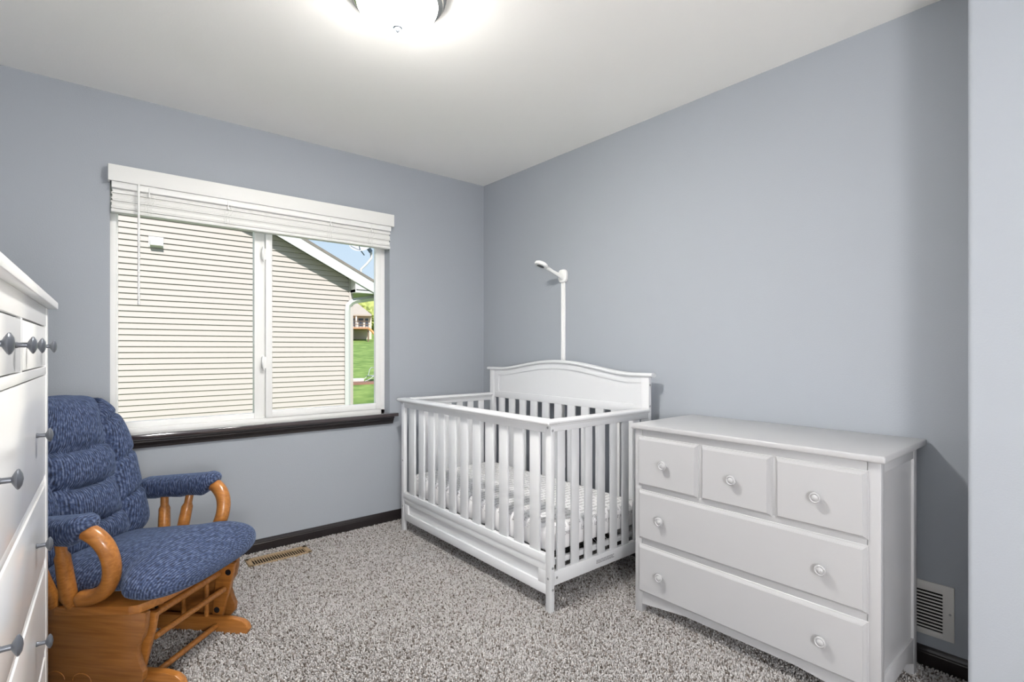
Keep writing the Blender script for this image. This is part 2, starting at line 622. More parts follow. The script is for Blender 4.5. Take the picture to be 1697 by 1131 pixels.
# ------------------------------------------------------------------ wall camera and its cord cover
bc = thing('nursery_camera', 'white swivel nursery camera with dark lens mounted above the crib', 'camera', (XR, 2.366, 1.60))
pl = []
for i in range(24):
    a = 2 * math.pi * i / 24
    c, s_ = math.cos(a), math.sin(a)
    pl.append((2.366 + 0.036 * math.copysign(abs(c) ** 0.6, c), 1.643 + 0.042 * math.copysign(abs(s_) ** 0.6, s_)))
obj('wall_mount', B().prism(pl, 'X', XR - 0.022, XR, 0.006, 3), 'plastic_white', bc)
obj('swivel_arm', B().tube([(XR - 0.01, 2.362, 1.632), (XR - 0.05, 2.364, 1.645), (XR - 0.10, 2.370, 1.665), (XR - 0.15, 2.375, 1.686)],
                           [0.020, 0.013, 0.010, 0.012], 14), 'plastic_white', bc)
hax = Vector((-0.35, 0.12, -0.93)).normalized()
hc = Vector((XR - 0.185, 2.385, 1.700))
head = obj('camera_head', B().lathe([(0.002, -0.016), (0.030, -0.015), (0.041, -0.009), (0.044, 0.0), (0.041, 0.008), (0.030, 0.011), (0.002, 0.011)],
                                    hc, hax, 28), 'plastic_white', bc)
obj('lens', B().lathe([(0.002, 0.0105), (0.024, 0.0105), (0.024, 0.0125), (0.002, 0.0135)], hc, hax, 24), 'black_lens', head)
cc = B()
cc.box(XR - 0.008, XR, 2.353, 2.366, 0.40, 1.603, 0.003)
cc.box(XR - 0.010, XR, 2.370, 2.386, 0.40, 1.603, 0.003)
cc.box(XR - 0.004, XR, 2.364, 2.372, 0.40, 1.603)
obj('cord_cover', cc, 'plastic_white', label='thin white cord cover running down the wall behind the crib', cat='cord cover', origin=(XR, 2.366, 0.40))

# ------------------------------------------------------------------ crib
crib = thing('baby_crib', 'white slatted wooden baby crib with arched headboard in the room corner', 'crib', (1.95, 2.34, ZF))
CX0, CX1, CY0, CY1 = 1.590, 2.335, 1.646, 3.037
for (x0, x1, y0, y1, z1) in ((CX0, CX0 + 0.024, CY0, CY0 + 0.034, 0.834), (CX0, CX0 + 0.024, CY1 - 0.034, CY1, 0.834),
                             (CX1 - 0.025, CX1, CY0, CY0 + 0.05, 1.03), (CX1 - 0.025, CX1, CY1 - 0.05, CY1, 1.03)):
    obj('post', B().box(x0, x1, y0, y1, ZF, z1, 0.003), 'crib_white', crib)
# front
obj('top_rail', B().box(CX0 + 0.002, CX0 + 0.022, CY0 + 0.034, CY1 - 0.034, 0.793, 0.832, 0.002), 'crib_white', crib)
fc = B().box(CX0 - 0.028, CX0 + 0.042, CY0 - 0.014, CY1 + 0.014, 0.833, 0.853, 0.008, 3)
fc.box(CX0 - 0.012, CX0 + 0.030, CY0 - 0.004, CY1 + 0.004, 0.825, 0.836, 0.004)
obj('rail_cap', fc, 'crib_white', crib)
obj('lower_rail', B().box(CX0 - 0.003, CX0 + 0.024, CY0 + 0.034, CY1 - 0.034, 0.210, 0.249, 0.003), 'crib_white', crib)
apn = B()
apn.box(CX0 + 0.001, CX0 + 0.020, CY0 + 0.034, CY1 - 0.034, 0.176, 0.2105, 0.0015)
apn.box(CX0 + 0.001, CX0 + 0.020, CY0 + 0.034, CY1 - 0.034, 0.071, 0.118, 0.0015)
apn.box(CX0 + 0.001, CX0 + 0.020, CY0 + 0.034, 1.730, 0.115, 0.179, 0.0015)
apn.box(CX0 + 0.001, CX0 + 0.020, 2.950, CY1 - 0.034, 0.115, 0.179, 0.0015)
apn_o = obj('front_apron', apn, 'crib_white', crib)
obj('apron_panel', B().box(CX0 + 0.012, CX0 + 0.018, 1.725, 2.955, 0.112, 0.182), 'crib_white', apn_o)
sy = [1.7615 + 0.11445 * i for i in range(11)]
s0 = obj('slat', B().box(CX0 + 0.005, CX0 + 0.018, sy[0] - 0.0325, sy[0] + 0.0325, 0.247, 0.795, 0.0025), 'crib_white', crib)
for y in sy[1:]:
    dup(s0, (0, y - sy[0], 0))
# headboard side
s0 = obj('slat', B().box(CX1 - 0.021, CX1 - 0.008, sy[0] - 0.0315, sy[0] + 0.0315, 0.20, 0.83, 0.0025), 'crib_white', crib)
for y in sy[1:]:
    dup(s0, (0, y - sy[0], 0))
obj('lower_rail', B().box(CX1 - 0.024, CX1 - 0.003, CY0 + 0.05, CY1 - 0.05, 0.14, 0.205, 0.003), 'crib_white', crib)
HY0, HY1 = CY0 - 0.024, CY1 + 0.020


def arch(y):
    a = (y - HY0) / (HY1 - HY0)
    d = min(a, 1 - a)
    t = min(1, max(0, (d - 0.10) / 0.40))
    return 1.041 + 0.060 * (0.5 - 0.5 * math.cos(math.pi * t ** 0.85))


ys = [HY0 + (HY1 - HY0) * i / 48 for i in range(49)]
yp = [1.70 + 1.28 * i / 48 for i in range(49)]
pan = B().strip(yp, lambda y: 0.855, lambda y: arch(y) - 0.030, CX1 - 0.015, CX1 - 0.006)
hb = obj('headboard', pan, 'crib_white', crib)
yy = [CY0 + 0.048 + (CY1 - CY0 - 0.096) * i / 48 for i in range(49)]
obj('headboard_rail', B().strip(yy, lambda y: arch(y) - 0.056, lambda y: arch(y) - 0.015, CX1 - 0.022, CX1 - 0.004), 'crib_white', hb)
obj('headboard_rail', B().box(CX1 - 0.022, CX1 - 0.004, CY0 + 0.048, CY1 - 0.048, 0.822, 0.868, 0.0015), 'crib_white', hb)
for (a, b_) in ((CY0 + 0.048, 1.742), (2.938, CY1 - 0.048)):
    obj('headboard_stile', B().box(CX1 - 0.022, CX1 - 0.004, a, b_, 0.866, 0.987), 'crib_white', hb)
rings = []
for y in ys:
    z = arch(y)
    pr = []
    for i in range(12):
        a = 2 * math.pi * i / 12
        c, s_ = math.cos(a), math.sin(a)
        pr.append((CX1 - 0.013 + 0.024 * math.copysign(abs(c) ** 0.7, c), y, z - 0.011 + 0.011 * math.copysign(abs(s_) ** 0.8, s_)))
    rings.append(pr)
obj('headboard_cap', B().rings(rings), 'crib_white', hb)
# ends
sx = [1.664 + 0.0925 * i for i in range(7)]
for (ya, sgn) in ((CY0, 1), (CY1, -1)):
    def yb(a, c):
        return sorted((ya + sgn * a, ya + sgn * c))
    e0, e1 = yb(0.004, 0.024)
    obj('top_rail', B().box(CX0 + 0.024, CX1 - 0.025, e0, e1, 0.800, 0.834, 0.002), 'crib_white', crib)
    e0, e1 = yb(-0.013, 0.044)
    ec = B().box(CX0 + 0.036, CX1 - 0.025, e0, e1, 0.833, 0.8525, 0.008, 3)
    e0, e1 = yb(-0.003, 0.034)
    ec.box(CX0 + 0.024, CX1 - 0.025, e0, e1, 0.825, 0.836, 0.004)
    obj('rail_cap', ec, 'crib_white', crib)
    e0, e1 = yb(0.002, 0.024)
    er = obj('lower_rail', B().box(CX0 + 0.024, CX1 - 0.025, e0, e1, 0.114, 0.177, 0.003), 'crib_white', crib)
    e0, e1 = yb(0.007, 0.019)
    s0 = obj('slat', B().box(sx[0] - 0.0245, sx[0] + 0.0245, e0, e1, 0.174, 0.803, 0.0025), 'crib_white', crib)
    for x in sx[1:]:
        dup(s0, (x - sx[0], 0, 0))
    if sgn > 0:
        end_rail = er
# printed warning on the near lower rail
wp = B()
for k in range(3):
    x = 1.895
    while x < 2.02:
        w_ = random.uniform(0.008, 0.022)
        wp.box(x, min(x + w_, 2.025), CY0 + 0.0008, CY0 + 0.0022, 0.1515 - k * 0.0065, 0.1548 - k * 0.0065)
        x += w_ + 0.003
obj('printed_notice', wp, 'print_grey', end_rail, smooth=False)
for (y, z) in ((1.664, 0.147), (1.666, 0.818), (3.022, 0.818), (3.018, 0.451), (3.018, 0.157)):
    obj('bolt', B().lathe([(0.006, 0.0), (0.006, 0.001), (0.0035, 0.0005), (0.001, 0.0005)], (CX0 + 0.0002, y, z), (-1, 0, 0), 14), 'bolt_grey', crib)
for (x, z) in ((1.602, 0.195), (1.602, 0.099), (1.602, 0.806), (2.321, 0.977), (2.321, 0.864)):
    obj('bolt', B().lathe([(0.006, 0.0), (0.006, 0.001), (0.0035, 0.0005), (0.001, 0.0005)], (x, CY0 + 0.0002, z), (0, -1, 0), 14), 'bolt_grey', crib)
obj('bolt', B().lathe([(0.006, 0.0), (0.006, 0.001), (0.0035, 0.0005), (0.001, 0.0005)], (1.630, CY0 + 0.0022, 0.147), (0, -1, 0), 14), 'bolt_grey', crib)
# spring deck
sf = B()
for (a, b_) in ((CY0 + 0.03, CY0 + 0.05), (CY1 - 0.05, CY1 - 0.03)):
    sf.box(CX0 + 0.028, CX1 - 0.03, a, b_, 0.190, 0.215, 0.002)
for (a, b_) in ((CX0 + 0.028, CX0 + 0.045), (CX1 - 0.045, CX1 - 0.030)):
    sf.box(a, b_, CY0 + 0.03, CY1 - 0.03, 0.190, 0.215, 0.002)
deck = obj('spring_frame', sf, 'crib_white', crib)
sp = B()
for i in range(9):
    x = CX0 + 0.07 + i * 0.075
    sp.tube([(x, CY0 + 0.045, 0.205), (x + 0.012, CY0 + 0.10, 0.225), (x, CY0 + 0.20, 0.226), (x, CY1 - 0.20, 0.226), (x, CY1 - 0.045, 0.205)], 0.0022, 6)
for j in range(10):
    y = CY0 + 0.09 + j * 0.135
    sp.tube([(CX0 + 0.04, y, 0.205), (CX0 + 0.1, y, 0.228), (CX1 - 0.1, y, 0.228), (CX1 - 0.04, y, 0.205)], 0.0022, 6)
obj('spring_wire', sp, 'wire_grey', deck)

# ------------------------------------------------------------------ crib mattress with printed sheet
MX0, MX1, MY0, MY1, MZ0, MZ1 = CX0 + 0.030, CX1 - 0.034, CY0 + 0.034, CY1 - 0.036, 0.232, 0.362
R_M = 0.042


def prof_at(d):
    """distance d along the sheet from the top plane edge, over the rounding and down: (out, down)"""
    arc = R_M * math.pi / 2
    if d <= 0:
        return d, 0.0
    if d < arc:
        a = d / R_M
        return R_M * math.sin(a), R_M * (1 - math.cos(a))
    return R_M, R_M + (d - arc)


mt = bmesh.new()
nper = 180
core = (MX0 + R_M, MX1 - R_M, MY0 + R_M, MY1 - R_M)
loop = []
rc = 0.03
perim = []
for (cx_, cy_, a0) in ((core[1] - rc, core[3] - rc, 0), (core[0] + rc, core[3] - rc, 90), (core[0] + rc, core[2] + rc, 180), (core[1] - rc, core[2] + rc, 270)):
    for k in range(8):
        a = math.radians(a0 + k * 90 / 7)
        perim.append((cx_ + rc * math.cos(a), cy_ + rc * math.sin(a), math.cos(a), math.sin(a)))
dense = []
for i in range(len(perim)):
    p, q = perim[i], perim[(i + 1) % len(perim)]
    L = math.hypot(q[0] - p[0], q[1] - p[1])
    k = max(1, int(L / 0.02))
    for j in range(k):
        t = j / k
        dense.append(tuple(p[m_] + (q[m_] - p[m_]) * t for m_ in range(4)))
ds = [0.0, 0.011, 0.022, 0.033, 0.045, 0.056, 0.066, 0.080, 0.095, 0.110, 0.125, 0.140]
rows = []
for d in ds:
    o_, dn = prof_at(d)
    row = []
    for i, (x, y, nx, ny) in enumerate(dense):
        wr = 0.0
        if d > 0.03:
            side = 1.0 if abs(nx) > 0.7 else 0.25
            wr = side * 0.006 * (math.sin(i * 0.9 + d * 30) * 0.6 + math.sin(i * 0.37 + 1.3) * 0.7) * min(1, (d - 0.03) / 0.06)
        bulge = -0.012 * max(0, (dn - 0.05) / 0.08) ** 2
        row.append(mt.verts.new((x + nx * (o_ + wr + bulge), y + ny * (o_ + wr * 0.6 + bulge), MZ1 - dn)))
    rows.append(row)
mt.faces.new(rows[0])
mt.faces.new(rows[-1][::-1])
k = len(dense)
for i in range(len(rows) - 1):
    for j in range(k):
        mt.faces.new((rows[i][j], rows[i + 1][j], rows[i + 1][(j + 1) % k], rows[i][(j + 1) % k]))
bmesh.ops.recalc_face_normals(mt, faces=list(mt.faces))
matt = obj('crib_mattress', mt, 'sheet_white', label='crib mattress in a white fitted sheet printed with grey script', cat='mattress',
           origin=((MX0 + MX1) / 2, (MY0 + MY1) / 2, MZ0), angle=50)


def text_mesh(body, size, shear=0.3):
    cu = bpy.data.curves.new('txt', 'FONT')
    cu.body = body
    cu.size = size
    cu.shear = shear
    cu.space_line = 1.0
    cu.resolution_u = 2
    to = bpy.data.objects.new('txt', cu)
    COL.objects.link(to)
    dg = bpy.context.evaluated_depsgraph_get()
    me = bpy.data.meshes.new_from_object(to.evaluated_get(dg))
    bpy.data.objects.remove(to)
    return me


words = ['love you', 'love', 'love you', 'you', 'love you love']
line_h = 0.046
lines = []
for i in range(36):
    s_ = ' ' * random.randint(0, 6)
    while len(s_) < 80:
        s_ += random.choice(words) + ' ' * random.randint(1, 4)
    lines.append(s_[:80])
tm = text_mesh('\n'.join(lines), 0.024, 0.35)
co = np.empty(len(tm.vertices) * 3)
tm.vertices.foreach_get('co', co)
co = co.reshape(-1, 3)
co[:, 1] *= line_h / 0.024 * 0.78
ymin = co[:, 1].min()
q = co[:, 1] - ymin - 0.085          # distance from the near top edge; negative goes down the near side
p = co[:, 0]
out = np.zeros_like(co)
keep = np.ones(len(co), bool)
for i in range(len(co)):
    if q[i] < 0:
        o_, dn = prof_at(-q[i])
        yv, zv = core[2] - o_, MZ1 - dn
        yv -= 0.0015
        zv += 0.001
    else:
        yv, zv = core[2] + q[i], MZ1 + 0.0008
    pp = p[i] - 0.07
    xv = core[0] + pp
    if pp < 0:
        o_, dn = prof_at(-pp)
        xv = core[0] - o_ - 0.004
        zv = min(zv, MZ1 - dn)
        if q[i] < 0.02:
            keep[i] = False
    out[i] = (xv, yv, zv)
    if xv > core[1] + 0.01 or yv > core[3] + 0.01 or (zv < MZ0 + 0.02):
        keep[i] = False
bmt = bmesh.new()
bmt.from_mesh(tm)
bmt.verts.ensure_lookup_table()
bad = [v for i, v in enumerate(bmt.verts) if not keep[i]]
for i, v in enumerate(bmt.verts):
    v.co = out[i]
bmesh.ops.delete(bmt, geom=bad, context='VERTS')
obj('printed_lettering', bmt, 'print_grey', matt, smooth=False)

# ------------------------------------------------------------------ low dresser
dr = thing('low_dresser', 'wide low white dresser with round white wooden knobs beside the crib', 'dresser', (2.12, 0.97, ZF))
DX, DXB, DY0, DY1 = 1.912, 2.330, 0.504, 1.434
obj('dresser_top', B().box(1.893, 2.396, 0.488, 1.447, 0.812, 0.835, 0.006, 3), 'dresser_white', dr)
for (x0, x1, y0, y1) in ((DX, DX + 0.035, DY0, DY0 + 0.036), (DX, DX + 0.035, DY1 - 0.036, DY1), (2.286, 2.328, DY0, DY0 + 0.03), (2.286, 2.328, DY1 - 0.03, DY1)):
    obj('leg_post', B().box(x0, x1, y0, y1, ZF, 0.812, 0.0025), 'dresser_white', dr)
fr = B()
fr.box(DX + 0.001, DX + 0.02, DY0 + 0.0375, DY1 - 0.0375, 0.542, 0.568, 0.001)
fr.box(DX + 0.001, DX + 0.02, DY0 + 0.0375, DY1 - 0.0375, 0.300, 0.331, 0.001)
fr.box(DX + 0.001, DX + 0.02, DY0 + 0.0375, DY1 - 0.0375, 0.775, 0.8119, 0.001)
for yc in (0.828, 1.1165):
    fr.box(DX + 0.001, DX + 0.02, yc - 0.012, yc + 0.012, 0.568, 0.775, 0.001)
obj('face_frame', fr, 'dresser_white', dr)
ap_pts = [(DY0 + 0.036, 0.093), (DY1 - 0.036, 0.093)]
for i in range(13):
    t = i / 12
    y = (DY1 - 0.036) + ((DY0 + 0.036) - (DY1 - 0.036)) * t
    ap_pts.append((y, 0.036 + 0.026 * min(1, min(t, 1 - t) * 4)))
obj('apron', B().prism(ap_pts, 'X', DX + 0.003, DX + 0.02), 'dresser_white', dr)
for (ya, sgn) in ((DY0, 1), (DY1, -1)):
    def yy2(a, c):
        return sorted((ya + sgn * a, ya + sgn * c))
    e0, e1 = yy2(0.008, 0.018)
    sp_o = obj('side_panel', B().box(DX + 0.03, 2.29, e0, e1, 0.07, 0.81), 'dresser_white', dr)
    e0, e1 = yy2(0.001, 0.02)
    obj('side_rail', B().prism([(DX + 0.035, 0.062), (2.20, 0.072), (2.2865, 0.040), (2.2865, 0.132), (DX + 0.035, 0.132)], 'Y', e0, e1, 0.001), 'dresser_white', sp_o)
    obj('side_rail', B().box(DX + 0.035, 2.2865, e0, e1, 0.775, 0.8118, 0.001), 'dresser_white', sp_o)
obj('back_panel', B().box(2.30, 2.31, DY0 + 0.03, DY1 - 0.03, 0.08, 0.81), 'dresser_white', dr)
obj('dust_panel', B().box(DX + 0.022, 2.30, DY0 + 0.02, DY1 - 0.02, 0.094, 0.102), 'dresser_white', dr)


def drawer_front(y0, y1, z0, z1):
    b_ = B()

    def ring(x, ins):
        return [(x, y0 + ins, z0 + ins), (x, y1 - ins, z0 + ins), (x, y1 - ins, z1 - ins), (x, y0 + ins, z1 - ins)]
    b_.rings([ring(DX + 0.018, 0.0), ring(DX - 0.001, 0.0), ring(DX - 0.003, 0.002), ring(DX - 0.003, 0.004), ring(DX - 0.013, 0.011), ring(DX - 0.0135, 0.0125), ring(DX - 0.0155, 0.0135)])
    return b_


KNOB = [(0.0075, 0.0), (0.0075, 0.006), (0.011, 0.010), (0.0165, 0.012), (0.0185, 0.017), (0.0180, 0.022), (0.0150, 0.0245),
        (0.0130, 0.0230), (0.0115, 0.0215), (0.0105, 0.0235), (0.0060, 0.0265), (0.0005, 0.0275)]
rows_d = [((0.5365, 0.8225), (0.563, 0.782), [(0.681, 0.671)]), ((0.8335, 1.111), (0.563, 0.782), [(0.972, 0.672)]),
          ((1.122, 1.4155), (0.563, 0.782), [(1.272, 0.675)]), ((0.5365, 1.4125), (0.327, 0.545), [(0.665, 0.434), (1.288, 0.434)]),
          ((0.5365, 1.4125), (0.092, 0.304), [(0.665, 0.196), (1.288, 0.196)])]
for (yr, zr, ks) in rows_d:
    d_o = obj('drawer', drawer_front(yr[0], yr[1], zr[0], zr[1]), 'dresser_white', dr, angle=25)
    for (y, z) in ks:
        obj('knob', B().lathe(KNOB, (DX - 0.0155, y, z), (-1, 0, 0), 24), 'dresser_white', d_o)

# ------------------------------------------------------------------ tall dresser (slightly turned)
ROT_T = -math.radians(1.89)
nT = Vector((math.cos(ROT_T), math.sin(ROT_T), 0))
vT = Vector((-math.sin(ROT_T), math.cos(ROT_T), 0))
oc, vc = -0.38, 1.515
td = thing('tall_dresser', 'tall white chest of drawers with grey mushroom knobs left of the glider chair', 'dresser',
           tuple(nT * oc + vT * vc + Vector((0, 0, ZF))), ROT_T, local=True)
ORIG[td.name] = Vector((oc, vc, ZF))
TF = -0.1486
TB = -0.590
obj('dresser_top', B().box(TB - 0.01, -0.1266, 0.922, 2.108, 1.288, 1.310, 0.003), 'tall_white', td)
for (a, b_) in ((0.940, 0.958), (2.072, 2.090)):
    obj('side_panel', B().box(TB, TF - 0.001, a, b_, 0.06, 1.288, 0.001), 'tall_white', td)
obj('back_panel', B().box(TB, TB + 0.008, 0.958, 2.072, 0.06, 1.288), 'tall_white', td)
for (a, b_) in ((0.940, 0.999), (2.031, 2.090)):
    obj('front_stile', B().box(TF - 0.02, TF, a, b_, ZF, 1.288, 0.0015), 'tall_white', td)
for (a, b_) in ((0.940, 0.985), (2.045, 2.090)):
    obj('back_leg', B().box(TB, TB + 0.04, a, b_, ZF, 0.06, 0.0015), 'tall_white', td)
for (z0, z1, dx) in ((1.234, 1.288, 0.0), (1.094, 1.116, 0.0), (0.773, 0.797, 0.004), (0.531, 0.555, 0.004), (0.271, 0.295, 0.004), (0.045, 0.072, 0.0)):
    obj('front_rail', B().box(TF - 0.02, TF - dx, 0.999, 2.031, z0, z1, 0.0015), 'tall_white', td)
obj('centre_stile', B().box(TF - 0.02, TF - 0.001, 1.505, 1.525, 1.116, 1.234, 0.001), 'tall_white', td)
TK = [(0.0055, 0.0), (0.0065, 0.002), (0.0050, 0.006), (0.0050, 0.018), (0.009, 0.020), (0.0165, 0.0245), (0.0178, 0.0265), (0.0165, 0.0285), (0.010, 0.0320), (0.0005, 0.0335)]
tdr = [((1.527, 2.028), (1.119, 1.230), [1.597, 1.906]), ((1.002, 1.503), (1.119, 1.230), [1.105, 1.418]),
       ((1.002, 2.028), (0.800, 1.091), [1.205, 1.785]), ((1.002, 2.028), (0.558, 0.770), [1.205, 1.785]),
       ((1.002, 2.028), (0.298, 0.528), [1.205, 1.785]), ((1.002, 2.028), (0.075, 0.268), [1.205, 1.785])]
for (vr, zr, ks) in tdr:
    d_o = obj('drawer', B().box(TF - 0.018, TF - 0.001, vr[0], vr[1], zr[0], zr[1], 0.002), 'tall_white', td)
    for v_ in ks:
        obj('knob', B().lathe(TK, (TF - 0.0012, v_, (zr[0] + zr[1]) / 2), (1, 0, 0), 24), 'pewter', d_o)

# ------------------------------------------------------------------ glider chair
GA = math.radians(-46.5)
gl_ = thing('glider_chair', 'oak glider rocking chair with tufted blue cushions in front of the window', 'chair', (0.1978, 2.4210, ZF), GA, local=True)
ORIG[gl_.name] = Vector((0, 0, ZF))


def shear(b_):
    for v in b_.bm.verts:
        v.co.z += 0.10 * (v.co.x - 0.2)
    return b_


for s in (-1, 1):
    w0, w1 = sorted((s * 0.165, s * 0.192))
    ft = [(-0.30, ZF), (0.284, ZF), (0.297, 0.017), (0.288, 0.036), (0.268, 0.050), (0.225, 0.058), (-0.225, 0.058), (-0.27, 0.050), (-0.295, 0.032), (-0.305, 0.012)]
    foot = obj('base_foot', B().prism(ft, 'Y', w0, w1, 0.004), 'oak', gl_)
    for u in (0.105, 0.0, -0.105):
        obj('base_upright', B().tube([(u, s * 0.176, 0.05), (u, s * 0.176, 0.262)], 0.0095, 12), 'oak', foot)
for (u, z, r_) in ((0.158, 0.026, 0.011), (-0.17, 0.026, 0.011), (0.155, 0.235, 0.0135), (0.182, 0.172, 0.011), (-0.155, 0.235, 0.0135)):
    obj('cross_dowel', B().tube([(u, -0.178, z), (u, 0.178, z)], r_, 14), 'oak', gl_)
for s in (-1, 1):
    for f_ in (1, -1):
        w0, w1 = sorted((s * 0.194, s * 0.212))
        lk = [(f_ * 0.10, 0.272), (f_ * 0.215, 0.272), (f_ * 0.205, 0.215), (f_ * 0.158, 0.045), (f_ * 0.115, 0.045), (f_ * 0.13, 0.20)]
        lo = obj('swing_link', B().prism(lk, 'Y', w0, w1, 0.003), 'oak', gl_)
        for (pu, pz) in ((f_ * 0.188, 0.235), (f_ * 0.137, 0.075)):
            obj('pivot_hole', B().lathe([(0.0125, 0.0), (0.0125, 0.001), (0.001, 0.001)], (pu, s * 0.194, pz), (0, -s, 0), 14), 'black_lens', lo)
    edge = [(0.206, 0.288), (0.203, 0.24), (0.194, 0.205), (0.176, 0.175), (0.172, 0.150), (0.182, 0.118), (0.196, 0.090), (0.194, 0.062), (0.178, 0.040), (0.150, 0.028)]
    full = edge + [(-a, z) for a, z in reversed(edge)]
    w0, w1 = sorted((s * 0.224, s * 0.246))
    pan_o = obj('side_panel', B().prism([(a - (0.02 if a < 0 else 0), z + (0.02 if False else 0)) for a, z in full], 'Y', w0, w1, 0.002), 'oak_dark', gl_)
    for k, u in enumerate((-0.10, 0.0)):
        arc = [(u - 0.03 + 0.035 * math.cos(a), s * 0.2465, 0.045 + 0.025 * math.sin(a)) for a in [math.pi * i / 10 for i in range(11)]]
        obj('carved_arc', B().tube(arc, 0.0016, 6), 'oak', pan_o)
bo = [(-0.34, -0.235), (0.16, -0.262), (0.190, -0.252), (0.210, -0.215), (0.222, -0.16), (0.228, 0.0), (0.222, 0.16), (0.210, 0.215),
      (0.190, 0.252), (0.16, 0.262), (-0.34, 0.235)]
obj('seat_board', shear(B().prism(bo, 'Z', 0.290, 0.320, 0.004)), 'oak', gl_)
# backrest frame: two posts and slats behind the cushion
bd = Vector((-0.29, 0, 0.957))
for s in (-1, 1):
    p0 = Vector((-0.30, s * 0.20, 0.30))
    obj('back_post', shear(B().tube([p0, p0 + bd * 0.55], 0.016, 10)), 'oak', gl_)
for i in range(5):
    w_ = -0.13 + i * 0.065
    p0 = Vector((-0.305, w_, 0.31))
    obj('back_spindle', shear(B().tube([p0, p0 + bd * 0.52], 0.009, 8)), 'oak', gl_)
p0 = Vector((-0.30, 0, 0.30)) + bd * 0.55
obj('back_rail', shear(B().tube([p0 + Vector((0, -0.23, 0)), p0 + Vector((0.0, 0, 0.02)), p0 + Vector((0, 0.23, 0))], 0.022, 10)), 'oak', gl_)
for s in (-1, 1):
    def wz(z):
        return s * (0.242 + 0.22 * (z - 0.33))
    for (ua, ub) in ((-0.080, -0.063), (-0.145, -0.185)):
        pa, pb = Vector((ua, wz(0.318), 0.318)), Vector((ub, wz(0.553), 0.553))
        L_ = (pb - pa).length
        prof = [(0.014, 0.0), (0.015, 0.008), (0.0245, 0.035), (0.025, 0.05), (0.0225, 0.17), (0.0225, 0.19), (0.016, 0.205), (0.016, L_)]
        obj('arm_spindle', shear(B().lathe(prof, pa, pb - pa, 16)), 'oak', gl_, angle=50)
    hp = [(-0.10, 0.594), (-0.05, 0.601), (-0.005, 0.602), (0.035, 0.592), (0.070, 0.570), (0.096, 0.535), (0.107, 0.495), (0.106, 0.455), (0.094, 0.415), (0.072, 0.383), (0.040, 0.360), (0.0, 0.349), (-0.042, 0.347)]
    # smooth the hoop path
    P = [Vector((a, wz(z), z)) for a, z in hp]
    sm = []
    for i in range(len(P) - 1):
        q0, q1, q2, q3 = P[max(i - 1, 0)], P[i], P[i + 1], P[min(i + 2, len(P) - 1)]
        for t in (0, 0.25, 0.5, 0.75):
            sm.append(0.5 * ((2 * q1) + (-q0 + q2) * t + (2 * q0 - 5 * q1 + 4 * q2 - q3) * t * t + (-q0 + 3 * q1 - 3 * q2 + q3) * t ** 3))
    sm.append(P[-1])
    rr_ = [0.027] * len(sm)
    rr_[-1] = 0.020
    rr_[-2] = 0.026
    obj('arm_hoop', shear(B().tube(sm, rr_, 16)), 'oak', gl_, angle=60)


def uvmesh(name, grid, closed_j, mat, parent, uvf, org):
    """grid[i][j] of points; uvf(i,j) in metres"""
    ni, nj = len(grid), len(grid[0])
    me = bpy.data.meshes.new(name)
    vs = [tuple(Vector(p) - org) for row in grid for p in row]
    fs, uvs = [], []
    jm = nj if closed_j else nj - 1
    for i in range(ni - 1):
        for j in range(jm):
            j2 = (j + 1) % nj
            fs.append((i * nj + j, i * nj + j2, (i + 1) * nj + j2, (i + 1) * nj + j))
            uvs += [uvf(i, j), uvf(i, j + 1), uvf(i + 1, j + 1), uvf(i + 1, j)]
    if closed_j:
        fs.append(tuple(range(nj))[::-1])
        uvs += [uvf(0, j) for j in range(nj)][::-1]
        fs.append(tuple((ni - 1) * nj + j for j in range(nj)))
        uvs += [uvf(ni - 1, j) for j in range(nj)]
    me.from_pydata(vs, [], fs)
    ul = me.uv_layers.new(name='UVMap')
    ul.data.foreach_set('uv', [c for uv in uvs for c in uv])
    bm = bmesh.new()
    bm.from_mesh(me)
    bmesh.ops.recalc_face_normals(bm, faces=list(bm.faces))
    bm.to_mesh(me)
    bm.free()
    finish(me, mat, True, 75)
    o = bpy.data.objects.new(name, me)
    COL.objects.link(o)
    o.parent = parent
    ORIG[o.name] = org
    return o


GO = Vector((0, 0, ZF))
# arm pads
for s in (-1, 1):
    grid = []
    us = [-0.31, -0.305, -0.295, -0.27, -0.22, -0.16, -0.10, -0.05, 0.0, 0.03, 0.05, 0.062, 0.068, 0.070]
    for u in us:
        e = 1.0
        if u > 0.0:
            e = math.sqrt(max(0.0, 1 - ((u - 0.0) / 0.0705) ** 2)) ** 0.8
        if u < -0.27:
            e = math.sqrt(max(0.0, 1 - ((-0.27 - u) / 0.0405) ** 2))
        ring = []
        for k in range(24):
            a = 2 * math.pi * k / 24
            c, s_ = math.cos(a), math.sin(a)
            hw = 0.052 * e + 0.002
            low = -0.058 if -0.30 < u < 0.045 else -0.03
            zz = (0.036 if s_ > 0 else -low) * math.copysign(abs(s_) ** 0.75, s_) * max(e, 0.15)
            zz += 0.004 * math.sin(u * 60 + k) * (1 if s_ < 0 else 0)
            ring.append((u, s * 0.298 + hw * math.copysign(abs(c) ** 0.8, c), 0.606 + zz + 0.10 * (u - 0.2) + (0.006 if u > 0.02 else 0)))
        grid.append(ring)
    uvmesh('arm_pad', grid, True, 'chenille', gl_, lambda i, j, us=us: (us[i], j * 0.0125), GO)

# seat cushion
NU, NW = 44, 40
U0, U1 = -0.27, 0.318


def hw_seat(u):
    t = 1 / (1 + math.exp(-(u - 0.135) / 0.012))
    return 0.232 + 0.062 * t


